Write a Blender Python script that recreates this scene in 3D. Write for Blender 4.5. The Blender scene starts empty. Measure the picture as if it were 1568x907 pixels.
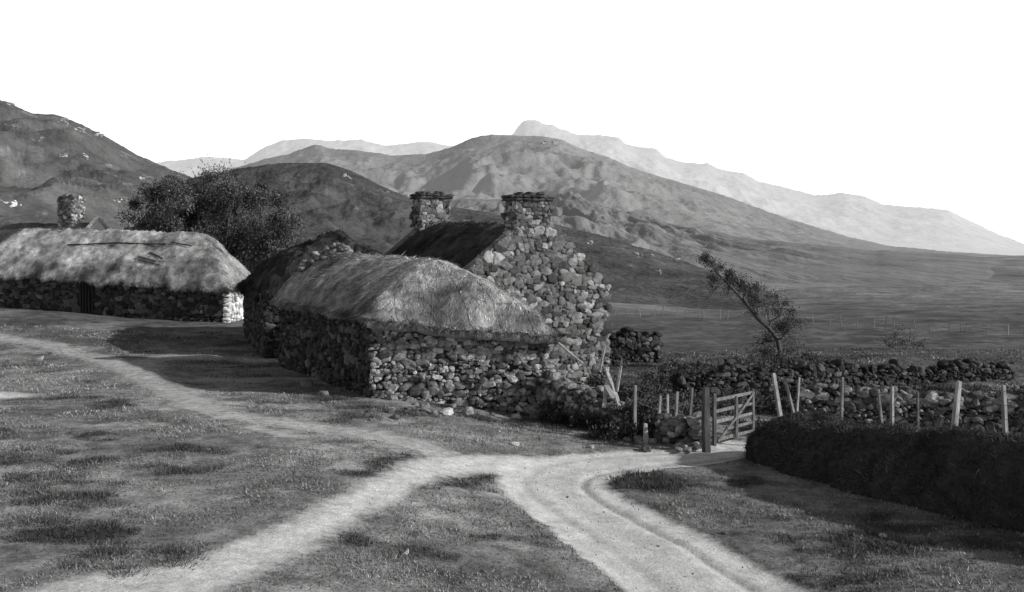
import bpy, math, numpy as np
from mathutils import Vector
rng=np.random.default_rng(7)
F=1681.0; EYE=4.5; CX=784.0; HY=380.0
sc=bpy.context.scene

# ------------------------------------------------------------ helpers
def hsh(ix,iy,s):
    n=(ix.astype(np.int64)*374761393+iy.astype(np.int64)*668265263+s*1442695041)&0x7fffffff
    n=((n^(n>>13))*1274126177)&0x7fffffff
    return ((n^(n>>16))&0xffff)/65535.0
def vn(x,y,s=0):
    x=np.asarray(x,float);y=np.asarray(y,float)
    ix=np.floor(x);iy=np.floor(y);fx=x-ix;fy=y-iy
    fx=fx*fx*fx*(fx*(fx*6-15)+10);fy=fy*fy*fy*(fy*(fy*6-15)+10)
    a=hsh(ix,iy,s);b=hsh(ix+1,iy,s);c=hsh(ix,iy+1,s);d=hsh(ix+1,iy+1,s)
    return (a*(1-fx)+b*fx)*(1-fy)+(c*(1-fx)+d*fx)*fy
def fbm(x,y,o=4,s=0):
    r=0;a=.5;t=0
    x=np.asarray(x,float);y=np.asarray(y,float)
    for i in range(o):
        r=r+a*vn(x,y,s+i*17);t+=a;a*=.5
        x,y=x*1.9+y*.6+3.1,y*1.9-x*.6+7.7
    return r/t-.5
def ss(a,b,x):
    t=np.clip((np.asarray(x,float)-a)/(b-a),0,1);return t*t*(3-2*t)

def terrain(x,y):
    x=np.asarray(x,float);y=np.asarray(y,float)
    z=-.12-.36*np.tanh((x+1.2)/2.2)
    z=z+.6*ss(40,54,y)*ss(-4,-14,x)+.56*ss(40,56,y)*ss(-14,-28,x)+.8*ss(60,90,y)*ss(-10,-35,x)
    z=z+.35*ss(34,44,y)*ss(-1,4,x)*(1-ss(60,120,y))
    z=z+2.9*(1-ss(0,13,y))
    z=z-.006*np.clip(y-100,0,None)
    near=1-ss(60,300,y)
    z=z+near*(.22*fbm(x*.22,y*.22,3,5)+.07*fbm(x*1.1,y*1.1,3,9))
    z=z+2.6*fbm(x*.02,y*.02,3,61)*ss(55,110,y)*(1-ss(300,600,y))*ss(5,18,x)
    z=z+(1-near)*1.6*fbm(x*.008,y*.008,3,11)*ss(100,400,y)
    return z
def survey(px,py):
    "point of the ground seen at a measured bearing of the photo"
    d=EYE*F/(py-HY)
    for i in range(12):
        x=(px-CX)/F*d
        d=.5*d+.5*(EYE-float(terrain(x,d)))*F/(py-HY)
    return ((px-CX)/F*d,d)

def mk(name,v,f,mat=None,tone=None,parent=None,smooth=False,attrs=None):
    v=np.asarray(v,np.float32);f=np.asarray(f,np.int32)
    me=bpy.data.meshes.new(name);k=f.shape[1]
    me.vertices.add(len(v));me.vertices.foreach_set('co',v.ravel())
    me.loops.add(f.size);me.loops.foreach_set('vertex_index',f.ravel())
    me.polygons.add(len(f));me.polygons.foreach_set('loop_start',np.arange(len(f),dtype=np.int32)*k)
    me.update(calc_edges=True);me.validate()
    a=dict(attrs or {})
    if tone is not None:a['tone']=tone
    for n,val in a.items():
        at=me.attributes.new(n,'FLOAT','POINT');at.data.foreach_set('value',np.asarray(val,np.float32))
    me.polygons.foreach_set('use_smooth',np.full(len(f),smooth))
    if mat:me.materials.append(mat)
    o=bpy.data.objects.new(name,me);sc.collection.objects.link(o)
    if parent:o.parent=parent
    return o
def empty(name):
    o=bpy.data.objects.new(name,None);sc.collection.objects.link(o);return o

def material(name,base,var=.5,scale=6,bump=.3,bscale=25,rough=.95,emis=0,stretch=(1,1,1),detail=6):
    m=bpy.data.materials.new(name);m.use_nodes=True;nt=m.node_tree;N=nt.nodes;L=nt.links
    b=N['Principled BSDF'];b.inputs['Roughness'].default_value=rough
    b.inputs['Specular IOR Level'].default_value=.12
    g=N.new('ShaderNodeNewGeometry');mp=N.new('ShaderNodeMapping');mp.inputs['Scale'].default_value=stretch
    L.new(g.outputs['Position'],mp.inputs['Vector'])
    n=N.new('ShaderNodeTexNoise');n.inputs['Scale'].default_value=scale;n.inputs['Detail'].default_value=detail;n.inputs['Roughness'].default_value=.65
    L.new(mp.outputs[0],n.inputs['Vector'])
    mr=N.new('ShaderNodeMapRange');mr.inputs['From Min'].default_value=.3;mr.inputs['From Max'].default_value=.7
    mr.inputs['To Min'].default_value=1-var;mr.inputs['To Max'].default_value=1+var
    L.new(n.outputs['Fac'],mr.inputs['Value'])
    at=N.new('ShaderNodeAttribute');at.attribute_name='tone'
    mu=N.new('ShaderNodeMath');mu.operation='MULTIPLY';L.new(mr.outputs[0],mu.inputs[0]);L.new(at.outputs['Fac'],mu.inputs[1])
    m2=N.new('ShaderNodeMath');m2.operation='MULTIPLY';m2.inputs[1].default_value=base;L.new(mu.outputs[0],m2.inputs[0])
    L.new(m2.outputs[0],b.inputs['Base Color'])
    if bump:
        nb=N.new('ShaderNodeTexNoise');nb.inputs['Scale'].default_value=bscale;nb.inputs['Detail'].default_value=5
        L.new(mp.outputs[0],nb.inputs['Vector'])
        bp=N.new('ShaderNodeBump');bp.inputs['Strength'].default_value=bump;bp.inputs['Distance'].default_value=1.0/bscale
        L.new(nb.outputs['Fac'],bp.inputs['Height']);L.new(bp.outputs[0],b.inputs['Normal'])
    if emis:
        b.inputs['Emission Color'].default_value=(1,1,1,1);b.inputs['Emission Strength'].default_value=emis
    return m

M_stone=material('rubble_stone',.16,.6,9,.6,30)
M_stoneg=material('gable_stone',.115,.55,7,.5,30)
M_stoned=material('mossy_shaded_stone',.045,.5,7,.5,30)  # dark mossy stone; also paints in shade on the barn's left wall
M_mortar=material('lime_mortar',.15,.5,5,.4,30)
M_core=material('earth_core',.022,.4,5,.3,20)
M_thatch=material('thatch_straw',.28,.55,3,.5,30)
M_thatchd=material('old_dark_thatch',.045,.45,3,.5,30)
M_wood=material('weathered_wood',.19,.5,12,.4,40,stretch=(1,1,.2))
M_woodd=material('dark_wood',.05,.35,12,.3,40)
M_leaf=material('foliage',.055,.4,2,0)
M_bark=material('bark',.08,.4,10,.4,30)
M_blade=material('grass_blades',.15,.4,1.2,0)
M_bladed=material('rank_grass_blades',.05,.4,1.2,0)
M_bank=material('turf_earth',.035,.5,4,.6,14)
M_white=material('whitewash',.6,.25,2,.3,20)
M_wire=material('fence_wire',.10,.1,3,0)
M_rope=material('heather_rope',.13,.4,20,0)
M_rock=material('pale_boulder',.28,.4,8,.5,20)
M_pale=material('sunlit_end_stone',.40,.4,8,.5,20)  # longhouse end wall: sunlight put into a paler stone colour

def ground_material():
    m=bpy.data.materials.new('grass_and_gravel');m.use_nodes=True;nt=m.node_tree;N=nt.nodes;L=nt.links
    b=N['Principled BSDF'];b.inputs['Roughness'].default_value=.95;b.inputs['Specular IOR Level'].default_value=.1
    g=N.new('ShaderNodeNewGeometry')
    def noise(s,d=6,r=.6,vec=None):
        n=N.new('ShaderNodeTexNoise');n.inputs['Scale'].default_value=s;n.inputs['Detail'].default_value=d;n.inputs['Roughness'].default_value=r
        L.new(vec or g.outputs['Position'],n.inputs['Vector']);return n.outputs['Fac']
    def rng_(v,a,b_,c,d):
        r=N.new('ShaderNodeMapRange');r.inputs[1].default_value=a;r.inputs[2].default_value=b_;r.inputs[3].default_value=c;r.inputs[4].default_value=d;L.new(v,r.inputs[0]);return r.outputs[0]
    def mul(a,c):
        x=N.new('ShaderNodeMath');x.operation='MULTIPLY';L.new(a,x.inputs[0])
        if isinstance(c,float):x.inputs[1].default_value=c
        else:L.new(c,x.inputs[1])
        return x.outputs[0]
    n1=rng_(noise(.35,4),.3,.7,.55,1.45);n2=rng_(noise(1.6,6,.7),.3,.7,.35,1.7);n3=rng_(noise(14,5,.75),.3,.7,.5,1.5)
    at=N.new('ShaderNodeAttribute');at.attribute_name='gtone'
    grass=mul(mul(mul(mul(n1,n2),n3),at.outputs['Fac']),.175)
    r1=rng_(noise(3,6,.7),.3,.7,.7,1.18);r2=rng_(noise(40,4,.7),.3,.7,.75,1.25)
    a2=N.new('ShaderNodeAttribute');a2.attribute_name='rtone'
    road=mul(mul(mul(r1,r2),a2.outputs['Fac']),.62)
    am=N.new('ShaderNodeAttribute');am.attribute_name='mask'
    ad=N.new('ShaderNodeMath');ad.operation='ADD';L.new(am.outputs['Fac'],ad.inputs[0]);L.new(rng_(noise(5,7,.8),.25,.75,-.42,.42),ad.inputs[1])
    ms=rng_(ad.outputs[0],.2,.95,0,1)
    ms2=mul(ms,rng_(am.outputs['Fac'],0.02,.15,0,1))
    mx=N.new('ShaderNodeMix');mx.data_type='FLOAT';L.new(ms2,mx.inputs[0]);L.new(grass,mx.inputs[2]);L.new(road,mx.inputs[3])
    L.new(mx.outputs[0],b.inputs['Base Color'])
    bp=N.new('ShaderNodeBump');bp.inputs['Strength'].default_value=.7;bp.inputs['Distance'].default_value=.05
    L.new(noise(11,6,.75),bp.inputs['Height']);L.new(bp.outputs[0],b.inputs['Normal'])
    return m
M_ground=ground_material()

# ------------------------------------------------------------ tracks
def S(l): return [survey(*p[:2])+tuple(p[2:]) for p in l]
mainr=S([(1290,1010,1.25),(1100,905,1.2),(1010,845,1.2),(930,800,1.15),(872,765,1.15),(848,738,1.1),(880,717,1.05),(960,704,1.0),(1050,696,.9),(1110,689,.7)])+[(5.8,28.0,.3)]
leftt=S([(110,985,.6),(250,905,.5),(390,850,.42),(475,808,.36),(555,768,.36),(625,732,.42),(700,712,.6),(780,712,.8),(860,716,.8)])
upt=S([(760,712,.6),(690,700,.5),(600,674,.45),(500,657,.5),(410,645,.5),(330,630,.5),(280,608,.5),(220,577,.5),(150,550,.5),(60,527,.5),(-60,508,.5)])
upt2=S([(280,600,.5),(215,562,.6),(260,548,.8),(340,548,.6),(420,552,.5)])
patch=S([(-30,605,.5),(20,607,.35)]);patch2=S([(60,935,.6),(200,890,.5),(250,880,.3)]);patch3=S([(390,655,.3),(440,668,.3)])
def smoothline(pts,n=14):
    p=np.array(pts);out=[]
    for i in range(len(p)-1):
        a=p[max(i-1,0)];b=p[i];c=p[i+1];d=p[min(i+2,len(p)-1)]
        for k in range(n):
            t=k/n;out.append(.5*((2*b)+(c-a)*t+(2*a-5*b+4*c-d)*t*t+(3*b-a-3*c+d)*t**3))
    out.append(p[-1]);return np.array(out)
def linedist(x,y,pts):
    p=smoothline(pts);best=np.full(x.shape,1e9);sg=np.zeros(x.shape);hw=np.ones(x.shape)
    for i in range(len(p)-1):
        ax,ay,aw=p[i];bx,by,bw=p[i+1];dx,dy=bx-ax,by-ay;l2=dx*dx+dy*dy+1e-9
        t=np.clip(((x-ax)*dx+(y-ay)*dy)/l2,0,1);qx=x-ax-t*dx;qy=y-ay-t*dy
        d=np.hypot(qx,qy);c=d<best
        best=np.where(c,d,best);sg=np.where(c,np.sign(dx*qy-dy*qx),sg);hw=np.where(c,aw+(bw-aw)*t,hw)
    return best,sg,hw
def tracks(x,y):
    sh=x.shape;x=x.ravel();y=y.ravel();mask=np.zeros(x.shape);rt=np.ones(x.shape);dz=np.zeros(x.shape)
    idx=np.where((y>3)&(y<66)&(np.abs(x)<42))[0];X=x[idx];Y=y[idx]
    wob=.3*fbm(X*1.3,Y*1.3,3,3)
    for pts,st,soft,main in((mainr,1,.3,True),(leftt,.9,.55,False),(upt,.58,.8,False),(upt2,.48,.8,False),(patch,.9,.5,False),(patch2,.8,.6,False),(patch3,.6,.5,False)):
        d,sg,hw=linedist(X,Y,pts);m=st*(1-ss(hw-soft*.5,hw+soft,d+wob))
        mask[idx]=np.maximum(mask[idx],m)
        if main:
            sd=d*sg
            rut=np.exp(-((sd+.62)/.09)**2)*.9+np.exp(-((sd-.62)/.13)**2)*.4+np.exp(-((sd)/.3)**2)*.25
            rt[idx]*=1-.42*rut*np.clip(m,0,1);dz[idx]-=.05*rut*m+.05*m
    worn=.42*ss(.08,.26,fbm(X*.28,Y*.5,4,77))*ss(0,-5,X)*(1-ss(45,60,Y))+.2*ss(.1,.3,fbm(X*.5,Y*.7,4,79))*(1-ss(26,32,Y))
    mask[idx]=np.maximum(mask[idx],worn)
    return mask.reshape(sh),rt.reshape(sh),dz.reshape(sh)

# ------------------------------------------------------------ ground
rows=np.concatenate([np.linspace(-40,12.5,24),np.exp(np.arange(math.log(13),math.log(72),.0058)),np.exp(np.linspace(math.log(73),math.log(26000),150))])
T=np.linspace(-1.15,1.15,540);T=T*(.62+.38*np.abs(T/1.15))
YY,TT=np.meshgrid(rows,T,indexing='ij');XX=TT*np.sqrt(YY**2+150)
mask,rtone,dz=tracks(XX,YY)
ZZ=terrain(XX,YY)+dz
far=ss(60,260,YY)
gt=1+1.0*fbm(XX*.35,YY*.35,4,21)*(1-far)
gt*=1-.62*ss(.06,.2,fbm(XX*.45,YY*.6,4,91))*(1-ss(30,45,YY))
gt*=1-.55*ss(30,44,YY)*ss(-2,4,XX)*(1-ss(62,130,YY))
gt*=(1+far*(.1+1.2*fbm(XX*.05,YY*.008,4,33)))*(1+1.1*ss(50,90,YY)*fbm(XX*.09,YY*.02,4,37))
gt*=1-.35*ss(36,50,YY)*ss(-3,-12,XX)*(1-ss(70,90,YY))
gt=np.clip(gt,.2,3)
nr,nc=YY.shape
V=np.stack([XX,YY,ZZ],-1).reshape(-1,3)
idx=np.arange(nr*nc).reshape(nr,nc)
Fc=np.stack([idx[:-1,:-1],idx[:-1,1:],idx[1:,1:],idx[1:,:-1]],-1).reshape(-1,4)
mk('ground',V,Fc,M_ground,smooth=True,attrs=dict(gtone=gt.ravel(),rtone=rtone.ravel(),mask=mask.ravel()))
sel=(mask.ravel()[Fc].max(1)>.43)
f2=Fc[sel];u,inv=np.unique(f2,return_inverse=True);v2=V[u].copy();v2[:,2]+=.006
mk('dirt_road',v2,inv.reshape(-1,4),M_ground,smooth=True,attrs=dict(gtone=gt.ravel()[u],rtone=rtone.ravel()[u],mask=mask.ravel()[u]))

# ------------------------------------------------------------ hills
def hill(name,pts,base_d,mat,amp=.15,nscale=3,rockt=0,back=.35,rows_=70,cols=700,seed=1,p=1.25,jit=1.0,tv=.9,crag=0,ax=1.,ay=1.):
    P=np.array(pts,float);bx=np.linspace(P[0,0],P[-1,0],cols)
    sy=np.interp(bx,P[:,0],P[:,1]);sm=sy.copy()
    k=np.array([1,2,3,2,1])/9.;sy=np.convolve(np.pad(sy,2,'edge'),k,'valid')
    K=np.hanning(31);K/=K.sum();sm=np.convolve(np.pad(sm,15,'edge'),K,'valid')
    D=np.interp(bx,P[:,0],P[:,2])
    sy=sy-jit*6*fbm(bx*.03,bx*0+seed,5,seed)-crag*np.abs(fbm(bx*.11,bx*0+seed,3,seed+70))*8
    sm=sm-jit*6*fbm(bx*.03,bx*0+seed,2,seed)
    zr=EYE+(HY-sm)*D/F;zt=EYE+(HY-sy)*D/F     # smooth body, detailed crest
    v=np.concatenate([np.linspace(0,1,rows_),1+np.linspace(.02,back,10)])[:,None]
    bd=base_d if not callable(base_d) else base_d(D)
    d=bd+(D-bd)*v
    X=(bx-CX)/F*d
    zb=terrain(X,d)-.3
    prof=np.where(v<=1,np.clip(v,0,1)**p,1-((v-1)/back)**1.5*1.1)
    Z=zb+(zr-zb)*prof+(zt-zr)*np.clip(1-np.abs(1-v)/.07,0,1)
    H=np.maximum(zr-zb[0],.5)
    sc_=nscale/D.mean()
    r=fbm(X*sc_*2.2*ax+seed,d*sc_*1.1*ay,6,seed+3)
    rd=1-2*np.abs(fbm(X*sc_*3*ax,d*sc_*1.6*ay+seed,5,seed+9))*2
    env=np.clip(v*2.2,0,1)*np.clip((1-v)*4,0,1)
    Z=Z+H*amp*env*(r*1.6+.6*(rd-.6))
    Z=Z-H*amp*.35*np.clip(v*2,0,1)*np.clip((1-v)*10,0,1)*np.abs(fbm(X*sc_*9*ax,d*sc_*5*ay,4,seed+15))
    tone=1+tv*fbm(X*sc_*4*ax,d*sc_*4*ay,6,seed+20)+.5*tv*fbm(X*sc_*25*ax,d*sc_*25*ay,3,seed+29)
    if rockt:
        q=fbm(X*sc_*30,d*sc_*12,3,seed+40);w=fbm(X*sc_*5,d*sc_*5,3,seed+44)
        tone=tone+rockt*ss(.24,.32,q+.3*w)
    nr,nc=X.shape;i=np.arange(nr*nc).reshape(nr,nc)
    f=np.stack([i[:-1,:-1],i[:-1,1:],i[1:,1:],i[1:,:-1]],-1).reshape(-1,4)
    return mk(name,np.stack([X,d+0*X,Z],-1).reshape(-1,3),f,mat,tone=np.clip(tone,.3,4).ravel(),smooth=True)
M_h1=material('heather_slope',.09,.4,.12,.6,.9,detail=8,emis=.014)  # emission on the hill materials stands in for distance haze
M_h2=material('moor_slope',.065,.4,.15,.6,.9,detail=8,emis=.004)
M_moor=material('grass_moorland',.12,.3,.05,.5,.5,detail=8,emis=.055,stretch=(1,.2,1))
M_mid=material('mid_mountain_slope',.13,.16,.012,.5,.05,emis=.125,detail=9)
M_far=material('far_mountain_slope',.13,.06,.004,.4,.01,emis=.50,detail=8)  # strongest glow of the hills: aerial haze put into the material
FARP=[(-500,300),(0,275),(150,262),(250,249),(320,241),(350,243),(375,245),(400,229),(430,216),(470,213),(500,217),(550,214),(590,224),(625,220),(655,217),(690,224),(740,222),(770,214),(785,207),(795,192),(805,185),(820,184),(835,192),(845,191),(860,199),(872,202),(880,207),(920,208),(948,211),(958,222),(985,226),(1005,228),(1020,242),(1045,249),(1070,252),(1085,251),(1100,259),(1140,266),(1160,278),(1200,287),(1250,300),(1290,296),(1320,300),(1350,313),(1400,318),(1450,322),(1490,340),(1530,360),(1568,374),(1700,385),(2100,388)]
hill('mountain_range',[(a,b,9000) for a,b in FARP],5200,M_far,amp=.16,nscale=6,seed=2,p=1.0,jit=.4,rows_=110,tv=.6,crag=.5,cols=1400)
MIDP=[(-500,330),(200,300),(330,268),(370,254),(410,243),(445,236),(480,222),(510,229),(545,231),(600,238),(650,237),(690,226),(720,213),(755,206),(780,207),(800,209),(835,209),(860,215),(890,228),(930,241),(965,256),(1000,268),(1060,285),(1120,304),(1180,326),(1240,346),(1300,364),(1370,378),(1450,386),(1568,393),(1800,398),(2200,400)]
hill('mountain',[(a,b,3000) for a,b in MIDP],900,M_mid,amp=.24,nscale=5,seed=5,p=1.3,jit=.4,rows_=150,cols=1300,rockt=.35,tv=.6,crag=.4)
MOORP=[(200,350,900),(500,325,900),(700,305,900),(850,305,900),(950,325,900),(1040,345,880),(1120,361,850),(1200,371,800),(1300,381,760),(1400,387,720),(1480,392,650),(1568,398,580),(1700,406,520),(2300,415,500)]
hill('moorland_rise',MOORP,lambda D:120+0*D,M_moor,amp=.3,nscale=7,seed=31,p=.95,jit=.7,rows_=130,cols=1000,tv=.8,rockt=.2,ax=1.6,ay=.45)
H1P=[(-900,190,450),(-300,150,450),(-60,150,440),(0,154,430),(20,160,430),(45,172,420),(90,176,420),(130,193,400),(170,214,390),(210,238,380),(250,256,370),(300,275,360),(360,310,350),(430,345,330),(520,378,300)]
hill('hillside',H1P,lambda D:105+0*D,M_h1,amp=.2,nscale=4,seed=8,p=1.15,rockt=.8,jit=.7,crag=.4,cols=900,rows_=100)
H2P=[(150,340,300),(230,292,300),(300,272,300),(370,258,290),(430,249,285),(500,251,280),(530,258,275),(560,272,270),(590,288,262),(640,308,255),(740,324,245),(860,346,225),(950,369,200),(1050,401,175),(1110,424,150),(1170,446,125),(1230,466,105),(1300,478,96)]
hill('hill',H2P,lambda D:np.minimum(100,D*.55),M_h2,amp=.16,nscale=5,seed=12,p=1.15,rockt=.7,jit=.6,crag=.3)

# ------------------------------------------------------------ stones
def ico():
    import bmesh
    bm=bmesh.new();bmesh.ops.create_icosphere(bm,subdivisions=2,radius=1)
    v=np.array([x.co[:] for x in bm.verts]);f=np.array([[q.index for q in x.verts] for x in bm.faces]);bm.free()
    v=np.sign(v)*np.abs(v)**.72
    return v,f
IV,IF=ico()
def stones_mesh(name,C,Sx,ang,tilt,tone,mat,parent=None,noise=.09):
    C=np.array(C);Sx=np.array(Sx);ang=np.array(ang);tilt=np.array(tilt);tone=np.array(tone);n=len(C)
    B=np.broadcast_to(IV,(n,)+IV.shape).copy()
    tp_=rng.normal(0,.22,(n,1));tq=rng.normal(0,.25,(n,1))
    B[...,0]*=1+tp_*IV[None,:,2];B[...,2]*=1+tq*IV[None,:,0];B[...,0]+=rng.normal(0,.18,(n,1))*IV[None,:,2]
    v=B*(1+noise*rng.standard_normal((n,len(IV),1)))*Sx[:,None,:]
    ct,st=np.cos(tilt)[:,None],np.sin(tilt)[:,None]
    x=v[...,0]*ct-v[...,2]*st;z=v[...,0]*st+v[...,2]*ct;y=v[...,1]
    ca,sa=np.cos(ang)[:,None],np.sin(ang)[:,None]
    V=np.stack([x*ca-y*sa,x*sa+y*ca,z],-1)+C[:,None,:]
    f=(IF[None]+np.arange(n)[:,None,None]*len(IV)).reshape(-1,3)
    return mk(name,V.reshape(-1,3),f,mat,tone=np.repeat(tone,len(IV)),parent=parent)
class Bag:
    def __init__(s):s.C=[];s.S=[];s.a=[];s.t=[];s.o=[]
    def add(s,c,sx,a,t=0,tone=None):
        s.C.append(c);s.S.append(sx);s.a.append(a);s.t.append(t)
        s.o.append(tone if tone else float(np.clip(np.exp(rng.normal(-.1,.55)),.25,2.4)))
    def face(s,p0,p1,zb,zt,hmin=.07,hmax=.21,dep=.1,holes=(),rand=1.):
        p0=np.array(p0,float);p1=np.array(p1,float);L=np.linalg.norm(p1-p0);u=(p1-p0)/L;a=math.atan2(u[1],u[0])
        g=lambda fn,w:fn(w) if callable(fn) else fn
        zmax=max(g(zt,w) for w in np.linspace(0,L,40));z=min(g(zb,w) for w in np.linspace(0,L,10))
        ph=rng.uniform(0,9)
        while z<zmax:
            h=rng.uniform(hmin,hmax);w=-rng.uniform(0,.1)
            while w<L:
                hh=h*rng.uniform(.6,1.5);ww=min(hh*rng.uniform(.8,2.1),.45);c=w+ww/2
                zc=z+h/2+rng.uniform(-.05,.05)*rand+.07*math.sin(w*1.7+ph+z)*rand
                if -.05<c<L+.05 and zc<g(zt,c) and zc>g(zb,c)-.1 and not any(x0<c<x1 and z0<zc<z1 for x0,x1,z0,z1 in holes):
                    q=p0+u*c+np.array([-u[1],u[0]])*rng.uniform(-.04,.04)
                    s.add((q[0],q[1],zc),(ww*.56,dep*rng.uniform(.8,1.5),hh*.58),a+rng.normal(0,.1),rng.normal(0,.2)*rand)
                w+=ww*rng.uniform(.9,1.05)
            z+=h*.93
    def make(s,name,mat,parent=None): return stones_mesh(name,s.C,s.S,s.a,s.t,s.o,mat,parent)

bpy.context.view_layer.update();dg=bpy.context.evaluated_depsgraph_get()
bg=Bag()
for px,py,wp,hp,n_,t in((22,311,30,8,14,2.0),(100,186,26,8,14,1.1),(122,199,18,6,8,1.1),(131,240,9,6,4,1.3),(185,308,22,5,8,1.3),(215,272,10,5,3,1.2),(100,238,18,4,5,.9),(530,270,10,5,7,1.0),(850,222,30,8,6,1.),(980,392,20,6,7,.9),(1010,418,16,5,6,.9),(640,300,14,4,4,.8),(300,300,12,4,4,.8),(20,160,16,6,7,1.2),(150,208,16,5,6,1.1),(60,215,14,4,4,.8),(900,372,14,3,4,.8),(1035,398,10,3,4,.8),(590,295,10,3,4,.8)):
    for k in range(n_):
        qx=px+rng.normal(0,wp*.35);qy=py+rng.normal(0,hp*.35)
        dv=Vector(((qx-CX)/F,1,(HY-qy)/F)).normalized()
        ok,loc,nrm,_,ob,_2=sc.ray_cast(dg,Vector((0,0,EYE)),dv)
        if ok and loc.y>60:
            r=loc.y/F*rng.uniform(1.0,2.8);bg.add(tuple(loc),(r*1.6,r,r*.8),rng.uniform(0,3),rng.normal(0,.3),t*rng.uniform(.5,1.2))
bg.make('rock_outcrops',M_rock)

def prism(name,foot,zb,zt,mat,parent=None):
    n=len(foot);zt=zt if hasattr(zt,'__len__') else [zt]*n
    v=[(x,y,zb) for x,y in foot]+[(p[0],p[1],zt[i]) for i,p in enumerate(foot)]
    me=bpy.data.meshes.new(name);me.from_pydata(v,[],[tuple(range(n))[::-1],tuple(range(n,2*n))]+[(i,(i+1)%n,n+(i+1)%n,n+i) for i in range(n)]);me.update()
    at=me.attributes.new('tone','FLOAT','POINT');at.data.foreach_set('value',[1.0]*(2*n))
    me.materials.append(mat);o=bpy.data.objects.new(name,me);sc.collection.objects.link(o);o.parent=parent;return o
def blades(name,P,Dr,L,W,mat,tone,parent=None,side=None):
    n=len(P);Dr=Dr/np.linalg.norm(Dr,axis=1,keepdims=True)
    if side is None:
        side=np.cross(Dr,rng.standard_normal((n,3)));side/=np.linalg.norm(side,axis=1,keepdims=True)
    W=np.broadcast_to(W,(n,))[:,None];L=np.broadcast_to(L,(n,))[:,None]
    v=np.stack([P-side*W,P+side*W,P+Dr*L],1).reshape(-1,3)
    return mk(name,v,np.arange(3*n).reshape(-1,3),mat,tone=np.repeat(tone,3),parent=parent)
def beam(a,b,w,h):
    a=np.array(a,float);b=np.array(b,float);d=b-a;d/=np.linalg.norm(d)
    up=np.array([0,0,1.]) if abs(d[2])<.9 else np.array([1.,0.3,0]);s=np.cross(d,up);s/=np.linalg.norm(s);t=np.cross(s,d)
    v=[]
    m1=a+(b-a)*.5+rng.normal(0,.015,3)
    for e,k in((a,1.),(m1,.95),(b,.8)):
        for i,j in((-1,-1),(1,-1),(1,1),(-1,1)):v.append(e+s*w*i*k/2*rng.uniform(.8,1.1)+t*h*j*k/2*rng.uniform(.8,1.1))
    f=[(0,1,2,3),(11,10,9,8)]
    for o in(0,4):f+=[(o,o+4,o+5,o+1),(o+1,o+5,o+6,o+2),(o+2,o+6,o+7,o+3),(o+3,o+7,o+4,o)]
    return np.array(v),np.array(f)
def beams(name,L,mat,parent=None):
    V=[];Fs=[];o=0;t=[]
    for b in L:
        v,f=beam(*b[:4]);V.append(v);Fs.append(f+o);o+=12;t+=[b[4] if len(b)>4 else rng.uniform(.7,1.3)]*12
    ob=mk(name,np.concatenate(V),np.concatenate(Fs),mat,tone=t,parent=parent)
    bv=ob.modifiers.new('b','BEVEL');bv.width=.008;return ob
def tube(pts,rads,n=6):
    pts=np.array(pts,float);V=[];Fs=[]
    for i,p in enumerate(pts):
        d=pts[min(i+1,len(pts)-1)]-pts[max(i-1,0)];d/=np.linalg.norm(d)+1e-9
        s=np.cross(d,[.3,.9,.1]);s/=np.linalg.norm(s);t=np.cross(d,s)
        for k in range(n):
            a=2*math.pi*k/n;V.append(p+(s*math.cos(a)+t*math.sin(a))*rads[i])
    for i in range(len(pts)-1):
        for k in range(n):Fs.append((i*n+k,i*n+(k+1)%n,(i+1)*n+(k+1)%n,(i+1)*n+k))
    return np.array(V),np.array(Fs)
def tubes(name,L,mat,parent=None,n=6):
    V=[];Fs=[];o=0
    for p,r in L:
        v,f=tube(p,r,n);V.append(v);Fs.append(f+o);o+=len(v)
    V=np.concatenate(V);return mk(name,V,np.concatenate(Fs),mat,tone=np.ones(len(V)),parent=parent,smooth=True)

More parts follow.
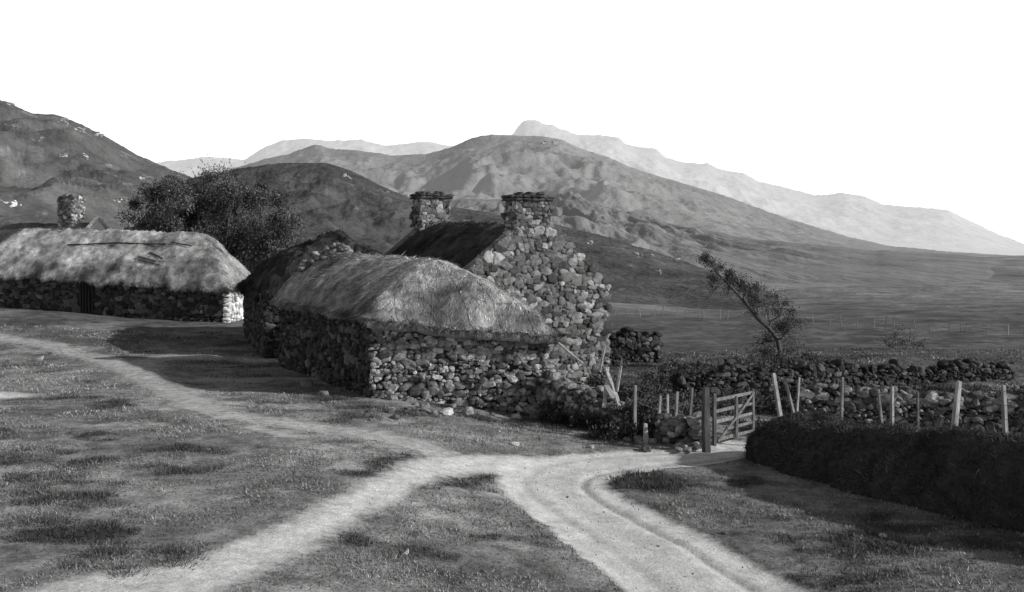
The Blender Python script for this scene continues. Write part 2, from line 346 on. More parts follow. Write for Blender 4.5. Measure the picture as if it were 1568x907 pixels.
# ------------------------------------------------------------ thatch
def thatch(name,A,B,D,C,ze,zr,hip=(0,0),os_=.03,ot=.12,mat=None,parent=None,nb=15000,seed=0,tone0=1.,lump=.12,pw=.85,lmax=.42,rag=.0,tcon=1.,rr=.02):
    A,B,C,D=map(lambda p:np.array(p,float),(A,B,C,D))
    def XY(s,t):
        w=(t+1)/2;s_=s[...,None];w=w[...,None]
        return (A*(1-w)+B*w)*(1-s_)+(C*(1-w)+D*w)*s_
    def Zf(s,t):
        w=(t+1)/2;e=(ze[0]*(1-w)+ze[1]*w)*(1-s)+(ze[3]*(1-w)+ze[2]*w)*s
        r=zr[0]*(1-s)+zr[1]*s
        a=1.02+rr-np.sqrt(t*t+rr)
        def smin(a,b,k=.24):
            h=np.clip(.5+.5*(b-a)/k,0,1);return b*(1-h)+a*h-k*h*(1-h)
        if hip[0]:a=smin(a,s/hip[0]*.98+.05)
        if hip[1]:a=smin(a,(1-s)/hip[1]*.98+.05)
        m=np.where(a>0,np.clip(a,0,None)**pw,np.maximum(a*1.1,-.16))
        p=XY(s,t)
        return e+(r-e)*m+lump*(fbm(p[...,0]*1.1+seed,p[...,1]*1.1,4,seed)+.35*fbm(p[...,0]*5,p[...,1]*5,2,seed+3))
    s=np.linspace(-os_,1+os_,110);t=np.linspace(-1-ot,1+ot,80)
    Sg,Tg=np.meshgrid(s,t,indexing='ij')
    Tg=Tg+np.sign(Tg)*ss(.85,1,np.abs(Tg))*(.06+rag)*fbm(Sg*22,Sg*0+np.sign(Tg)*3,3,seed+9)
    p=XY(Sg,Tg);z=Zf(Sg,Tg)
    i=np.arange(Sg.size).reshape(Sg.shape);f=np.stack([i[:-1,:-1],i[:-1,1:],i[1:,1:],i[1:,:-1]],-1).reshape(-1,4)
    def tonef(p,z):
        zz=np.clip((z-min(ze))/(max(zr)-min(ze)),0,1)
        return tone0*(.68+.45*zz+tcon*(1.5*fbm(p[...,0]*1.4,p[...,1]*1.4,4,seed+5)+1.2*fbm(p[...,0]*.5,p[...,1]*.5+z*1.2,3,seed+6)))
    tn=np.clip(tonef(p,z),.15,3)
    ob=mk(name,np.concatenate([p,z[...,None]],-1).reshape(-1,3),f,mat,tone=tn.ravel(),parent=parent,smooth=True)
    so=ob.modifiers.new('s','SOLIDIFY');so.thickness=.26;so.offset=-1
    s=rng.uniform(-os_,1+os_,nb);t=rng.uniform(-1-ot,1+ot,nb);e=.01
    ne=nb//7;k=rng.integers(0,2,ne);t[:ne]=np.where(k==0,-1-ot,1+ot)*rng.uniform(.97,1.0,ne)
    if hip[0]:s[ne:ne+ne//2]=-os_+rng.uniform(0,.012,ne//2)
    if hip[1]:s[ne+ne//2:2*ne]=1+os_-rng.uniform(0,.012,ne-ne//2)
    p0=np.concatenate([XY(s,t),Zf(s,t)[:,None]],1)
    ps=np.concatenate([XY(s+e,t),Zf(s+e,t)[:,None]],1)-p0;pt=np.concatenate([XY(s,t+e),Zf(s,t+e)[:,None]],1)-p0
    n=np.cross(ps,pt);n/=np.linalg.norm(n,axis=1,keepdims=True);n*=np.sign(n[:,2:3])
    dn=np.array([0,0,-1.])+n*n[:,2:3];dn/=np.linalg.norm(dn,axis=1,keepdims=True)+1e-6
    dn+=rng.standard_normal((nb,3))*.22+n*.09
    side=np.cross(dn,n)+rng.standard_normal((nb,3))*.2;side/=np.linalg.norm(side,axis=1,keepdims=True)
    tt=np.exp(rng.normal(0,.5,nb))*tonef(p0[:,:2],p0[:,2])
    blades(name+'_straw',p0-n*.012-dn*.08,dn,rng.uniform(.15,lmax,nb),rng.uniform(.006,.016,nb),mat,np.clip(tt,.1,3),parent,side)
    return XY,Zf
tz=lambda p:float(terrain(p[0],p[1]))
def lerp2(a,b,t):return (a[0]+(b[0]-a[0])*t,a[1]+(b[1]-a[1])*t)
def linz(p0,p1,z0,z1):
    L=math.dist(p0,p1);return lambda w:z0+(z1-z0)*w/L

# barn ------------------------------------------------
barn=empty('thatched_barn')
A=(-4.07,32.0);B=(0.98,32.3);C=(-8.3,39.6);D=(-4.35,39.6)
ze=(2.66,2.32,2.75,2.75)
prism('wall_core',[A,B,D,C],-1.5,[2.4,2.1,2.5,2.5],M_core,barn)
bg=Bag();bg.face(A,B,lambda w:-.9,linz(A,B,2.5,2.15),.06,.19,holes=[(1.9,2.45,-.7,.0),(4.0,4.15,.9,1.1)]);bg.face(B,D,lambda w:-.9,linz(B,D,2.15,2.5));bg.make('front_wall_stones',M_stone,barn)  # lower hole bares the dark core, whose colour gives the opening its shade
bg=Bag();bg.face(C,A,lambda w:-.5,linz(C,A,2.55,2.5));bg.make('side_wall_stones',M_stoned,barn)  # shaded side painted in with darker stone than the front
XYb,Zb=thatch('thatch_roof',A,B,D,C,ze,(4.3,4.5),hip=(.2,0),os_=.05,ot=.13,mat=M_thatch,parent=barn,nb=70000,seed=3,lump=.18,rag=.06,pw=.72,rr=.035)
rp=[]
def rope(ss_,ts_):
    s_=np.array(ss_);t_=np.array(ts_);p=XYb(s_,t_);z=Zb(s_,t_)+.015+rng.normal(0,.01,len(s_));rp.append((np.concatenate([p,z[:,None]],1),np.full(len(s_),.006)))
for s0 in(-.02,.03,.08):
    t=np.linspace(-1.05,1.05,30);rope(s0+.012*np.sin(t*4+s0*90)+rng.normal(0,.003,30),t)
for t0 in(-.75,-.3,.1,.45,.8):
    s_=np.linspace(-.04,.2,12);rope(s_,t0*(1-.8*np.clip(s_/.2,0,1)*.6)+rng.normal(0,.012,12))
tubes('thatch_ropes',rp,M_rope,barn,4)
bg=Bag()
for k in range(46):
    t=rng.uniform(-.75,.75);q=lerp2(C,D,(t+1)/2)
    bg.add((q[0]+rng.normal(0,.12),q[1]-.1+rng.normal(0,.12),2.8+1.8*(1-abs(t))**.72+rng.uniform(-.1,.16)),(.15,.13,.08),rng.uniform(0,3),rng.normal(0,.3),rng.uniform(.5,1.4))
bg.make('gable_coping_stones',M_stone,barn)
# cottage ---------------------------------------------
cot=empty('stone_cottage')
L0=np.array([-1.95,36.65]);R0=np.array([3.39,39.35]);bk=np.array([-.45,.89])*9.5
g=(R0-L0)/np.linalg.norm(R0-L0);W=np.linalg.norm(R0-L0);nb_=bk/9.5
Lf=L0+bk;Rf=R0+bk;apN=5.55;EV=3.2
def pent(o,zr_,ev,th,name):
    a=o;b=o+g*W;m=o+g*W/2;v=[]
    for off in(0,th):
        for p,z in((a,-1.2),(b,-1.2),(b,ev),(m+g*.55,zr_-.42),(m-g*.55,zr_-.42),(a,ev)):
            q=p+nb_*off;v.append((q[0],q[1],z))
    fs=[(0,1,2,3,4,5),(11,10,9,8,7,6)]+[(i,(i+1)%6,6+(i+1)%6,6+i) for i in range(6)]
    me=bpy.data.meshes.new(name);me.from_pydata(v,[],fs);me.update()
    at=me.attributes.new('tone','FLOAT','POINT');at.data.foreach_set('value',[.8]*12)
    me.materials.append(M_mortar);ob=bpy.data.objects.new(name,me);sc.collection.objects.link(ob);ob.parent=cot
pent(L0+nb_*.0,apN+.1,EV+.12,.6,'near_gable_wall');pent(Lf-nb_*.6,5.8,EV+.2,.6,'far_gable_wall')
prism('side_walls',[tuple(L0+nb_*.5),tuple(R0+nb_*.5),tuple(Rf-nb_*.5),tuple(Lf-nb_*.5)],-1.2,EV-.1,M_core,cot)
gz=lambda w:EV+.15+(apN-EV)*(1-abs(w-W/2)/(W/2))
bg=Bag()
bg.face(L0,R0,lambda w:-.8,gz,.08,.25,.06)
bg.face(R0,Rf,-.8,EV);bg.face(Lf,L0,-.8,EV)
for side in(-1,1):
    for k in range(20):
        t=(k+.5)/20;w=W/2+side*(.62+(W/2-.55)*t);q=L0+g*w+nb_*.25
        bg.add((q[0],q[1],gz(w)-.03),(.13,.3,.045),math.atan2(g[1],g[0]),-side*math.atan(2*(apN-EV)/W)+rng.normal(0,.12),rng.uniform(.9,2.3))
bg.make('wall_stones',M_stoneg,cot)
def chimney(c,zb,zt,w,dp,name):
    e=empty(name);e.parent=cot
    c=np.array(c);q=[c-g*w/2-nb_*dp/2,c+g*w/2-nb_*dp/2,c+g*w/2+nb_*dp/2,c-g*w/2+nb_*dp/2]
    q=[tuple(x) for x in q];prism('core',q,zb,zt-.22,M_mortar,e)
    b=Bag()
    for i in range(4):b.face(q[i],q[(i+1)%4],zb,zt-.3,.08,.19,.045,rand=.6)
    for zz,ex in((zt-.24,.1),(zt-.14,.14)):
        for i in range(4):
            a_=np.array(q[i]);b_=np.array(q[(i+1)%4]);n_=int(np.linalg.norm(b_-a_)/.27)+1
            for k in range(n_):
                p=a_+(b_-a_)*(k+.5)/n_;o=p-c;o=o/np.linalg.norm(o)*ex*.6
                b.add((p[0]+o[0],p[1]+o[1],zz+rng.uniform(-.01,.01)),(.18,.14,.055),math.atan2((b_-a_)[1],(b_-a_)[0]),rng.normal(0,.04),rng.uniform(.25,.6))
    for k in range(14):
        p=c+g*rng.uniform(-w/2,w/2)*.9+nb_*rng.uniform(-dp/2,dp/2)*.8
        b.add((p[0],p[1],zt-.04+rng.uniform(-.04,.03)),(.14,.12,.06),rng.uniform(0,3),rng.normal(0,.2),rng.uniform(.3,.8))
    b.make('stones',M_stoneg,e)
apx=L0+g*W/2
chimney(apx+nb_*.38,4.7,6.42,1.3,.75,'near_chimney')
chimney(apx+bk-nb_*.4,4.9,6.85,1.3,.75,'far_chimney')
a,b,c_,d_=[tuple(p) for p in(L0+nb_*.62,R0+nb_*.62,Rf-nb_*.6,Lf-nb_*.6)]
thatch('thatch_roof',a,b,c_,d_,(EV-.05,EV-.05,EV,EV),(apN-.02,5.75),os_=0,ot=.1,mat=M_thatchd,parent=cot,nb=32000,seed=8,lump=.34,pw=.95,lmax=.65)

# outbuilding -----------------------------------------
ob_=empty('thatched_outbuilding')
A2=(-9.5,42.4);B2=(-3.9,43.2);C2=(-12.0,49.5);D2=(-5.5,50.5)
prism('wall_core',[A2,B2,D2,C2],-1,2.6,M_core,ob_)
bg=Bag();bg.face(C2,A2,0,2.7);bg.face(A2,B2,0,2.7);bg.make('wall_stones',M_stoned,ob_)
thatch('thatch_roof',A2,B2,D2,C2,(3.0,3.2,3.2,3.0),(5.3,5.0),hip=(.3,.35),os_=.04,ot=.1,mat=M_thatchd,parent=ob_,nb=24000,seed=14,lump=.7,pw=.72,lmax=.8,tone0=.7,rag=.1)

# left long building ----------------------------------
lb=empty('thatched_longhouse')
P=(-14.1,54);Q=(-13.75,58.8);P2=(-28.5,57.3);Q2=(-28.0,62.2)
prism('wall_core',[P,Q,Q2,P2],-.5,[2.6,2.6,3.4,3.4],M_core,lb)
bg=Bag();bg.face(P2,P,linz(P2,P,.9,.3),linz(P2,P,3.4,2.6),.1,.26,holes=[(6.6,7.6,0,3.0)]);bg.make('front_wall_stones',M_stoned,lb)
bg=Bag();bg.face(P,Q,.3,2.65,.14,.3);bg.face(P2,Q2,.6,3.4)
for z in np.arange(.5,2.6,.24):bg.add((P[0]+.05,P[1]+.05,z),(.2,.2,.12),rng.normal(.1,.1),rng.normal(0,.1),rng.uniform(.8,1.4))
bg.make('end_wall_stones',M_pale,lb)
u_=np.array(P)-np.array(P2);u_/=np.linalg.norm(u_)
dq=np.array(P2)+u_*6.65;dq2=np.array(P2)+u_*7.55;nn=np.array([u_[1],-u_[0]])*.06
beams('door',[((*(dq+(dq2-dq)*k/5+nn+u_*.09),.9),(*(dq+(dq2-dq)*k/5+nn+u_*.09),2.95),.17,.04,.9) for k in range(5)],M_woodd,lb)
XYl,Zl=thatch('thatch_roof',P,Q,Q2,P2,(2.82,2.82,3.6,3.6),(5.45,5.85),hip=(.15,.16),os_=.025,ot=.16,mat=M_thatch,parent=lb,nb=60000,seed=21,lump=.34,tone0=.9,rag=.08,tcon=1.2)
def onroof(s,t,dz=.06):
    s=np.array(s,float);t=np.array(t,float);p=XYl(s,t);return (p[0],p[1],float(Zl(s,t))+dz)
beams('roof_poles',[(onroof(.26,-.42),onroof(.45,-.46),.07,.07,.4),(onroof(.45,-.46),onroof(.64,-.52),.07,.07,.5),(onroof(.16,-.45),onroof(.24,-.4),.06,.06,.5),(onroof(.34,-.72),onroof(.27,-.78),.2,.05,2.),(onroof(.31,-.6),onroof(.25,-.72),.06,.06,.9),(onroof(.335,-.8),onroof(.25,-.86),.06,.06,1.)],M_woodd,lb)

# cottage behind --------------------------------------
wc=empty('whitewashed_cottage')
a=np.array([-27.4,68.]);gu=np.array([.35,.94]);lu=np.array([-.94,.35])
def wcb(w,l):q=a+gu*w+lu*l;return (q[0],q[1])
v=[]
for l in(0,10):
    for w,z in((0,.5),(5,.5),(5,4.3),(2.5,6.3),(0,4.3)):q=wcb(w,l);v.append((*q,z))
me=bpy.data.meshes.new('walls');me.from_pydata(v,[],[(0,1,2,3,4),(9,8,7,6,5),(0,4,9,5),(1,6,7,2)]);me.materials.append(M_white)
at=me.attributes.new('tone','FLOAT','POINT');at.data.foreach_set('value',[1.]*10)
o=bpy.data.objects.new('walls',me);sc.collection.objects.link(o);o.parent=wc
thatch('thatch_roof',wcb(0,.25),wcb(5,.25),wcb(5,10),wcb(0,10),(4.35,4.35,4.35,4.35),(6.25,6.4),os_=0,ot=.08,mat=M_thatchd,parent=wc,nb=9000,seed=44,lump=.2,tone0=1.8)
q=[wcb(2.0,1.6),wcb(3.0,1.6),wcb(3.0,2.7),wcb(2.0,2.7)]
prism('chimney_core',q,5.6,7.7,M_mortar,wc);bg=Bag()
for i in range(4):bg.face(q[i],q[(i+1)%4],5.8,7.9,.1,.2,.06,rand=.6)
bg.make('chimney_stones',M_stone,wc)
sk=[]
for (w0,z0),(w1,z1) in(((-.3,4.3),(2.5,6.5)),((2.5,6.5),(5.3,4.3))):
    p=wcb(w0,0);q=wcb(w1,0);sk.append(((*p,z0),(*q,z1),.35,.1,3.2))
beams('skew_coping',sk,M_wood,wc)
q0,q1=wcb(-.25,.2),wcb(-.25,10);beams('eave_board',[((*q0,4.25),(*q1,4.25),.08,.12,3.)],M_wood,wc)

# ------------------------------------------------------------ trees / bushes
def leaves(name,C,R,n,size,mat,parent=None,tones=None,up=.3):
    C=np.array(C);R=np.array(R);k=rng.integers(0,len(C),n)
    d=rng.standard_normal((n,3));d*=.55*(rng.random((n,1))**.3)
    P=C[k]+d*R[k][:,None]*np.array([1,1,.8])
    dr=rng.standard_normal((n,3))+np.array([0,0,up])+d*1.2
    tt=(tones[k] if tones is not None else 1)*np.exp(rng.normal(0,.3,n))
    return blades(name,P,dr,size*rng.uniform(.6,1.6,n),size*rng.uniform(.2,.45,n),mat,tt,parent)
def wiggle(a,b,n=5,amp=.12):
    a=np.array(a,float);b=np.array(b,float);L=np.linalg.norm(b-a);t=np.linspace(0,1,n)[:,None]
    p=a+(b-a)*t;p[1:-1]+=rng.standard_normal((n-2,3))*amp*L*.4;return p
tree=empty('broadleaf_tree')
base=np.array([-19.0,70.,tz((-19.2,70))]);limbs=[];C=[];R=[]
trunk=wiggle(base-[0,0,.5],base+[0.2,0,2.0],4,.05);limbs.append((trunk,[.42,.35,.3,.26]))
mains=[]
for k in range(9):
    a=-1.3+2.6*k/8;e=base+np.array([4.4*math.sin(a)*1.05,rng.uniform(-2.2,2.2),2.6+4.2*math.cos(a)*rng.uniform(.8,1.05)])
    p=wiggle(trunk[-1],e,6,.15);limbs.append((p,np.linspace(.2,.06,6)));mains.append(p)
for k in range(270):
    x=rng.uniform(-1,1);y=rng.uniform(-1,1);z=rng.uniform(-.75,1)
    if abs(x)**2.6+y*y+abs(z)**3*.9>1 or rng.random()<.08:continue
    top=8.5-1.7*max(x,0)**2-.4*max(-x,0)**3
    c=base+np.array([x*5.3,y*3.2,3.8+z*(top-3.8)*.95])
    m=mains[int(np.clip((x+1)/2*9,0,8))];st=m[rng.integers(2,6)]
    limbs.append((wiggle(st,c,4,.15),[.05,.035,.02,.01]));C.append(c);R.append(rng.uniform(.45,1.0))
tubes('trunk_and_limbs',limbs,M_bark,tree,5)
leaves('crown_foliage',C,R,95000,.12,M_leaf,tree,np.array([rng.uniform(.5,1.8) for _ in C]))

rt=empty('windswept_tree')
DT=42.
def tp(px,py,dy=0):d=DT+dy;return np.array([(px-CX)/F*d,d,EYE-(py-HY)*d/F])
tb=[tp(1200,582),tp(1197,550),tp(1191,520),tp(1178,503),tp(1160,488),tp(1140,462),tp(1120,440),tp(1100,420),tp(1080,398)]
limbs=[(tb,np.linspace(.12,.02,9))];C=[];R=[]
def br(i,x,y,dy,r=.035,cl=.4):
    e=tp(x,y,dy);p=wiggle(tb[i],e,5,.14);limbs.append((p,np.linspace(r,.008,5)))
    for q in p[2:]:C.append(q+rng.standard_normal(3)*.1);R.append(cl*rng.uniform(.6,1.2))
for a_ in((8,1078,395,.2,.02,.2),(7,1088,400,.3,.02,.28),(7,1092,432,-.3,.02,.3),(6,1108,412,.4,.025,.3),(6,1118,420,-.5,.03,.3),(5,1128,432,.5,.03,.35),(5,1142,436,-.6,.03,.35),(4,1158,438,.4,.04,.4),(4,1150,455,-.4,.04,.35),(3,1180,452,.8,.04,.4),(3,1205,462,-.5,.04,.35),(2,1212,475,.7,.04,.35),(2,1218,500,-.8,.04,.45),(2,1200,500,.3,.04,.4),(2,1165,525,.5,.04,.42),(1,1160,535,-.5,.03,.4),(1,1212,530,.3,.03,.45),(1,1180,540,-.7,.03,.45)):br(*a_)
tubes('trunk_and_limbs',limbs,M_bark,rt,5)
tw=[]
for k in range(220):
    c=C[rng.integers(0,len(C))];tw.append((wiggle(c,c+np.array([rng.normal(-.05,.25),rng.normal(0,.25),rng.uniform(0,.45)]),3,.2),[.008,.006,.003]))
tubes('twigs',tw,M_bark,rt,3)
leaves('leaves',C,R,8500,.06,M_leaf,rt,np.array([rng.uniform(.4,1.1) for _ in C]))

def bush(name,items,n,size=.07,tone=1.):
    C=[];R=[]
    for (x,y,rx,ry,h) in items:
        z=tz((x,y))
        for k in range(int(14*max(rx*ry*4,1))):
            a=rng.uniform(0,6.28);r=rng.random()**.5
            C.append((x+rx*r*math.cos(a),y+ry*r*math.sin(a),z+h*(1-r*r*.7)*rng.uniform(.15,1)));R.append(rng.uniform(.15,.35)*(.6+h*.5))
    leaves(name,C,R,n,size,M_leaf,None,tone*np.array([rng.uniform(.5,1.7) for _ in C]),up=1.)
bush('bush',[(5.4,38,.9,.7,1.0),(6.6,38.4,1,.7,.9)],4500)
bush('bush',[(8.4,39.5,1.2,.7,.9),(9.8,40.5,1.4,.7,.8),(11.2,42,.8,.6,.6)],5500)
bush('bush',[(17.5,49,1.0,.8,.9)],900,.07,1.)
bush('nettles',[(1.6,31.2,.7,.7,.75),(2.5,30.2,.8,.7,.85),(3.3,29.4,.8,.6,.75),(1.6,33,.9,.8,1.0),(2.8,34,.8,.8,1.0),(3.0,28.4,.9,.4,.5),(3.9,28.8,.6,.5,.5)],19000,.08,.75)
bush('weeds',[(4.4,30,.9,.8,.5),(5.2,32.5,1.2,1,.7),(4.2,34.5,1.3,1.2,.8),(7.,33.5,1.5,1,.6),(6.6,29.8,.6,.5,.35)],10000,.07,.9)
bush('bracken',[(9,33,1.4,.8,.6),(12,33.5,1.6,.8,.6),(15,32,1.6,.8,.7),(10.5,36,2,1,.5),(14,36,2.2,1,.5),(9.3,30.1,.5,.3,.8),(11.5,29.7,.6,.3,.7),(13.2,29.3,.5,.3,.9)],18000,.07,.8)

# ------------------------------------------------------------ dry stone walls
def drywall(name,pts,h,th=.6,mat=M_stone,hm=(.07,.2),ends=True,rag=.12):
    e=empty(name);bg=Bag()
    for i in range(len(pts)-1):
        p,q=np.array(pts[i],float),np.array(pts[i+1],float);u=(q-p)/np.linalg.norm(q-p);n=np.array([-u[1],u[0]])*th/2
        z0,z1=tz(p),tz(q);h0,h1=(h[i],h[i+1]) if hasattr(h,'__len__') else (h,h)
        f=[tuple(p-n*.8),tuple(q-n*.8),tuple(q+n*.8),tuple(p+n*.8)]
        prism('core',f,min(z0,z1)-.4,[z0+h0-.22,z1+h1-.22,z1+h1-.22,z0+h0-.22],M_core,e)
        L=np.linalg.norm(q-p);s=rng.uniform(0,50)
        zt=lambda w:z0+h0+(z1+h1-z0-h0)*w/L+rag*2*float(fbm(np.array([w*1.2+s]),np.array([0.]),3,4)[0])
        bg.face(p-n,q-n,min(z0,z1)-.2,zt,*hm,.11);bg.face(q+n,p+n,min(z0,z1)-.2,lambda w:zt(L-w),*hm,.11)
        if ends:
            bg.face(p+n,p-n,z0-.2,z0+h0);bg.face(q-n,q+n,z1-.2,z1+h1)
        w=0
        while w<L:
            c=p+u*w+np.array([-u[1],u[0]])*rng.uniform(-.15,.15);bg.add((c[0],c[1],zt(w)+.0),(rng.uniform(.1,.2),.2,rng.uniform(.06,.11)),math.atan2(u[1],u[0])+rng.normal(0,.4),rng.normal(0,.35),rng.uniform(.4,1.4));w+=rng.uniform(.15,.3)
    bg.make('stones',mat,e);return e
M_wallst=material('field_wall_stone',.13,.6,9,.6,30)
drywall('drystone_wall',[(8.1,30.6),(13.8,29.6),(19,28),(27,25)],[1.08,1.08,1.15,1.15],rag=.25,mat=M_wallst,hm=(.06,.17))
drywall('drystone_wall',[(1.1,32.0),(2.4,30.6),(3.2,29.6)],[1.25,.9,.5],rag=.2,mat=M_wallst)
drywall('drystone_wall',[(3.9,28.3),(4.75,27.6)],[.6,.75],rag=.3,mat=M_wallst)
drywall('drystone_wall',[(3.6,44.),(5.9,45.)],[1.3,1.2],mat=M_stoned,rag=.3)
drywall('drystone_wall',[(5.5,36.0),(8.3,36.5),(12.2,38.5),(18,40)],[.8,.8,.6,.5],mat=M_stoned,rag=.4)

# turf bank -------------------------------------------
bp_=smoothline([(6.25,26.5),(6.9,25.0),(7.75,23.0),(8.85,20.8),(10.5,17.9),(12.8,15.0),(16.3,11.6)],16)
hts=np.interp(np.linspace(0,1,len(bp_)),[0,.08,.4,.6,1],[.5,1.05,1.42,1.58,1.65])
prof=np.array([(-1.15,-.25),(-1.0,.0),(-.85,.35),(-.75,.7),(-.6,.93),(-.25,1.02),(.2,1.0),(.6,.85),(.85,.5),(1.05,.1),(1.2,-.25)])
tt=np.linspace(0,len(prof)-1,40);prof=np.stack([np.interp(tt,np.arange(len(prof)),prof[:,k]) for k in(0,1)],1)
bl=np.array([bp_[int(k)]*(1-(k%1))+bp_[min(int(k)+1,len(bp_)-1)]*(k%1) for k in np.linspace(0,len(bp_)-1.001,240)]);hl=np.interp(np.linspace(0,1,240),np.linspace(0,1,len(hts)),hts)
taper=np.clip(.45+np.arange(240)/14.,0,1)
dd=np.gradient(bl,axis=0);dd/=np.linalg.norm(dd,axis=1,keepdims=True);nn=np.stack([-dd[:,1],dd[:,0]],1)
X=bl[:,None,0]+nn[:,None,0]*prof[None,:,0]*taper[:,None];Y=bl[:,None,1]+nn[:,None,1]*prof[None,:,0]*taper[:,None]
zc=terrain(bl[:,0],bl[:,1])[:,None];Z=zc+prof[None,:,1]*hl[:,None]
nz=.5*fbm(X*1.1,Y*1.1+Z,4,6);Z=Z+nz*np.clip(prof[None,:,1],0,1);X=X+.4*fbm(Y*2,Z*2,3,8);Y=Y+.35*fbm(X*2,Z*2,3,9)
i=np.arange(X.size).reshape(X.shape);f=np.stack([i[:-1,:-1],i[:-1,1:],i[1:,1:],i[1:,:-1]],-1).reshape(-1,4)
tb_=empty('turf_bank')
PB=np.stack([X,Y,Z],-1);mk('bank_earth',PB.reshape(-1,3),f,M_bank,tone=(1+fbm(X*2,Y*2+Z,3,2)).ravel(),parent=tb_,smooth=True)
n=52000;a=rng.integers(0,239,n);b=rng.integers(0,39,n);fr=rng.random((n,1));fq=rng.random((n,1))
p=PB[a,b]*(1-fr)+PB[a+1,b]*fr;p=p*(1-fq)+PB[a,b+1]*fq
dr=rng.standard_normal((n,3))*.5+np.array([0,0,.2]);sgn=np.where(b<15,-1,np.where(b>25,1,0))[:,None];dr+=sgn*np.stack([nn[a,0],nn[a,1],0*a],1)*.4
cb=fbm(p[:,0]*2,p[:,1]*2+p[:,2]*2,3,70)
blades('bank_grass',p,dr,rng.uniform(.03,.12,n)*(1+2.5*np.clip(cb,0,.5)),rng.uniform(.005,.011,n),M_bladed,np.exp(rng.normal(0,.4,n))*(1+1.5*cb),tb_)

# fence posts & wires ---------------------------------
def post(x,y,zt,w=.1,lean=(0,0),tone=1.2,zb=None):
    z=tz((x,y))-.2 if zb is None else zb
    return ((x,y,z),(x+lean[0],y+lean[1],zt),w,w,tone)
def PX(px,py,d):return ((px-CX)/F*d,d,EYE-(py-HY)*d/F)
fence=empty('post_and_wire_fence')
fl=[(1290,578,27.2,.08,.8,.03),(1345,596,25.7,.07,.9,-.12),(1366,592,25.3,.09,1.2,.02),(1405,600,24.4,.07,.5,-.03),(1469,584,23.1,.12,1.6,.2),(1536,590,22.0,.10,1.1,-.06),(1620,598,20.7,.1,1.,.1),(1720,606,19.3,.1,1.,0)]
posts=[];tops=[]
for k,(px,py,d,w,t,ln) in enumerate(fl):
    x,y,z=PX(px,py,d);posts.append(post(x-ln,y,z,w,(ln,0),t));tops.append((x,y,z))
beams('posts',posts,M_wood,fence)
tubes('wires',[((np.array(tops[k])-[0,0,h],np.array(tops[k+1])-[0,0,h]),[.005,.005]) for k in range(len(tops)-1) for h in(.12,.4,.68)],M_wire,fence,4)
f2_=empty('post_and_wire_fence');posts=[];tops=[]
for px,py,d,w,t,ln in((973,590,28.2,.09,.9,.02),(1011,606,28.4,.08,1.3,.06),(1022,604,28.8,.08,1.4,-.04),(1037,600,29.2,.08,1.2,.05),(1060,594,29.4,.08,.7,.1)):
    x,y,z=PX(px,py,d);posts.append(post(x-ln,y,z,w,(ln,0),t));tops.append((x,y,z))
beams('posts',posts,M_wood,f2_)
tubes('wires',[((np.array(tops[k])-[0,0,h],np.array(tops[k+1])-[0,0,h]),[.005,.005]) for k in range(len(tops)-1) for h in(.1,.4)],M_wire,f2_,4)
df=empty('moor_fence');ps=[]
for k in range(46):
    x=6.5+k*.62+rng.normal(0,.12);y=77-.93*(x-6.5)+rng.normal(0,.3)
    z=tz((x,y));ps.append(((x,y,z-.2),(x+rng.normal(0,.08),y,z+rng.uniform(.4,.8)),.05,.05,rng.uniform(.6,1.2)))
beams('posts',ps,M_wood,df)
# gate ------------------------------------------------
gate=empty('five_bar_gate')
g0=np.array([4.98,27.0]);g1=np.array([6.3,28.7]);zg=tz(g0)
def gp(t,z):q=g0+(g1-g0)*t;return (q[0],q[1],zg+z)
bars=[]
for z in(.22,.45,.68,.93,1.22):bars.append((gp(0,z),gp(1,z-.03),.045,.09,rng.uniform(.45,.9)))
o=np.array([.05,-.04,0])
bars+=[(gp(0.0,.1),gp(0.0,1.38),.09,.09,.55),(gp(1,.1),gp(1,1.28),.08,.08,.7),(tuple(np.array(gp(.03,.2))+o),tuple(np.array(gp(.97,1.2))+o),.04,.08,.65),(tuple(np.array(gp(.5,.15))+o),tuple(np.array(gp(.5,1.22))+o),.04,.08,.65)]
beams('bars',bars,M_wood,gate)
gq=g0-[.2,.05];beams('hanging_post',[((gq[0],gq[1],zg-.3),(gq[0]-.02,gq[1],zg+1.55),.17,.17,.35)],M_wood,gate)
x,y,z=PX(1185,572,29.2);x2,y2,z2=PX(1200,622,28.6)
beams('shutting_post',[((x2+.05,y2,zg-.3),(x-.02,y,z),.13,.11,1.4),((x2+.45,y2,zg-.2),(x+.32,y,z-.25),.09,.07,1.),((x2+.25,y2-.2,zg-.2),(x+.65,y-.1,z-.1),.08,.06,1.3)],M_wood,gate)
bd=empty('leaning_boards')
def LP(a,b,da,db,w,t):return (PX(*a,da),PX(*b,db),w,.05,t)
beams('boards',[LP((925,625),(930,562),29.7,30.3,.12,1.6),LP((950,628),(928,565),29.5,30.2,.12,1.5),LP((944,600),(951,560),29.8,30.2,.09,1.1),LP((855,525),(893,557),31.5,31,.08,1.3),LP((918,570),(926,530),31,31.4,.08,1.1),LP((940,610),(928,590),29.6,29.8,.25,.8)],M_wood,bd)
st=survey(988,680);beams('stub_post',[((st[0],st[1],tz(st)-.2),(st[0],st[1],tz(st)+.52),.11,.11,1.5)],M_wood)

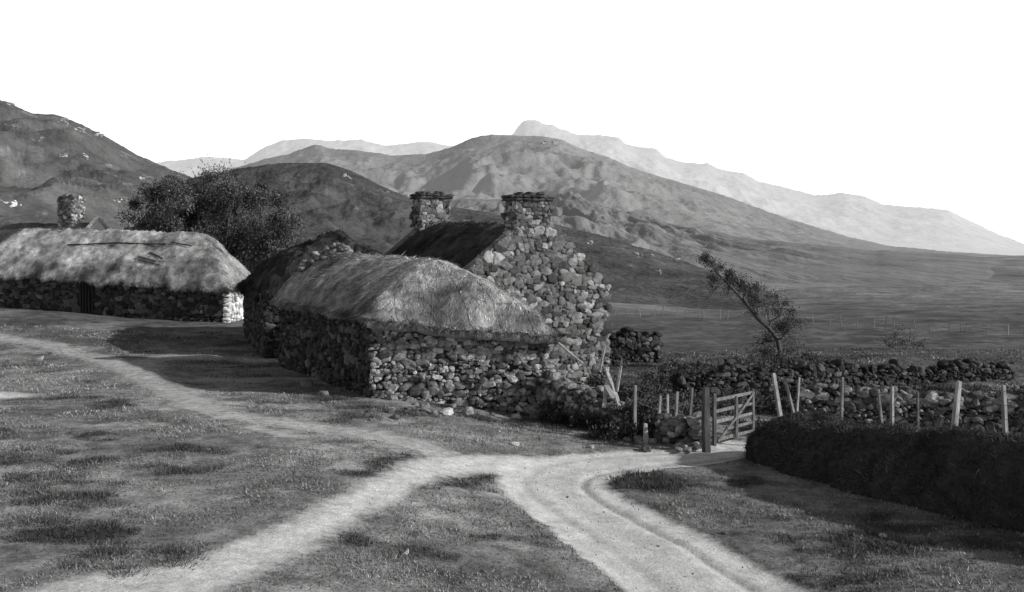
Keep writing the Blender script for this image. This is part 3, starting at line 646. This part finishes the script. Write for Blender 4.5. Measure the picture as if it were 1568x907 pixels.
# loose stones ----------------------------------------
bg=Bag()
def ls(px,py,r,t=1.):
    x,y=survey(px,py);bg.add((x,y,tz((x,y))+r*.25),(r*1.3,r,r*.7),rng.uniform(0,3),rng.normal(0,.2),t)
for a in((620,848,.05,1.3),(788,682,.09,1.8),(1352,822,.06,1.4),(1110,818,.05,.4),(684,634,.16,1.6),(716,634,.16,.8),(790,640,.12,1.2),(60,552,.13,1.),(905,686,.08,.9),(820,640,.13,.7),(650,625,.14,.6),(495,605,.14,.5),(470,590,.2,.4),(600,612,.15,.6)):ls(*a)
for k in range(40):
    px=rng.uniform(0,1568);py=rng.uniform(540,900);ls(px,py,rng.uniform(.01,.025),rng.uniform(.5,1.0))
for k in range(40):
    ls(rng.uniform(560,860),rng.uniform(606,648)-abs(rng.normal(0,4)),rng.uniform(.05,.12),rng.uniform(.25,.7))
for k in range(45):
    ls(rng.uniform(960,1075),rng.uniform(645,692),rng.uniform(.05,.15),rng.uniform(.25,.8))
bg.make('loose_stones',M_rock)

# grass -----------------------------------------------
n=330000
y=np.exp(rng.uniform(math.log(12.5),math.log(50),n));x=rng.uniform(-.62,.62,n)*(y+2)
m,_,_=tracks(x,y);cl=fbm(x*.9,y*.9,3,50);cl2=fbm(x*.25,y*.25,3,54);dk=ss(.06,.2,fbm(x*.45,y*.6,4,91))
keep=(rng.random(n)>np.clip(m*2.2,0,.985))&(cl+.35*cl2+.3*dk+rng.normal(0,.12,n)>-.14)
x,y,cl,cl2,m,dk=[q[keep] for q in(x,y,cl,cl2,m,dk)];n=len(x)
h=(.015+.035*rng.random(n)**2)*(1+1.8*np.clip(cl+.1,0,.5)+1.0*dk)*(1-.5*m)*(1+.010*y)
dr=np.stack([rng.normal(-.2,.6,n),rng.normal(0,.6,n),np.ones(n)],1)
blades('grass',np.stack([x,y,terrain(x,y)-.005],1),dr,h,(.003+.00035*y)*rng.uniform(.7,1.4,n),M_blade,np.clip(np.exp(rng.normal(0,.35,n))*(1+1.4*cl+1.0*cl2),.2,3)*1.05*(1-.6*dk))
P=[];Dd=[]
for px,py,r in((60,735,.5),(110,760,.5),(150,760,.4),(75,800,.5),(275,718,.35),(20,700,.4),(180,850,.4),(1010,745,.25),(990,735,.3),(1500,835,.35),(850,652,.5),(880,655,.5),(920,668,.4),(960,672,.4),(560,624,.3),(500,612,.3),(620,632,.3),(740,640,.3),(800,648,.4),(1300,700,.3),(1180,700,.3)):
    x0,y0=survey(px,py)
    for c in range(12):
        a=rng.uniform(0,6.28);q=r*2.6*rng.random();cx_,cy_=x0+q*math.cos(a),y0+q*math.sin(a)
        k=150;px_=cx_+rng.normal(0,.14,k);py_=cy_+rng.normal(0,.14,k)
        P.append(np.stack([px_,py_,terrain(px_,py_)-.01],1));Dd.append(np.stack([(px_-cx_)*4+rng.normal(0,.4,k),(py_-cy_)*4+rng.normal(0,.4,k),np.ones(k)],1))
P=np.concatenate(P);Dd=np.concatenate(Dd)
blades('grass_tufts',P,Dd,rng.uniform(.04,.12,len(P)),rng.uniform(.005,.009,len(P)),M_bladed,1.3*np.exp(rng.normal(0,.4,len(P))))

# ------------------------------------------------------------ light, sky, camera
el=math.radians(24);az=(.962,-.272)
s=Vector((az[0]*math.cos(el),az[1]*math.cos(el),math.sin(el)))
ld=bpy.data.lights.new('sun','SUN');ld.energy=5;ld.angle=math.radians(.5);ld.color=(1,.995,.985)
lo=bpy.data.objects.new('sun',ld);sc.collection.objects.link(lo);lo.rotation_euler=s.to_track_quat('Z','Y').to_euler()
w=bpy.data.worlds.new('World');sc.world=w;w.use_nodes=True;nt=w.node_tree;L=nt.links
sky=nt.nodes.new('ShaderNodeTexSky');sky.sky_type='NISHITA';sky.sun_disc=False;sky.sun_elevation=el;sky.sun_rotation=math.atan2(az[0],az[1])
bw=nt.nodes.new('ShaderNodeRGBToBW');L.new(sky.outputs[0],bw.inputs[0])
tc=nt.nodes.new('ShaderNodeTexCoord');sx=nt.nodes.new('ShaderNodeSeparateXYZ');L.new(tc.outputs['Generated'],sx.inputs[0])
mr=nt.nodes.new('ShaderNodeMapRange');mr.interpolation_type='SMOOTHSTEP';L.new(sx.outputs['Z'],mr.inputs[0])
mr.inputs[1].default_value=.22;mr.inputs[2].default_value=.32;mr.inputs[3].default_value=9.3;mr.inputs[4].default_value=0
hz=nt.nodes.new('ShaderNodeMath');hz.operation='ADD';L.new(bw.outputs[0],hz.inputs[0]);L.new(mr.outputs[0],hz.inputs[1])
L.new(hz.outputs[0],nt.nodes['Background'].inputs['Color']);nt.nodes['Background'].inputs['Strength'].default_value=.1
cd=bpy.data.cameras.new('camera');co=bpy.data.objects.new('camera',cd);sc.collection.objects.link(co);sc.camera=co
co.location=(0,0,EYE);co.rotation_euler=(math.radians(90),0,0);cd.sensor_width=36;cd.lens=F/1568*36
cd.shift_y=-(453.5-HY)/1568;cd.clip_end=60000;cd.clip_start=.1
sc.view_settings.view_transform='Standard'
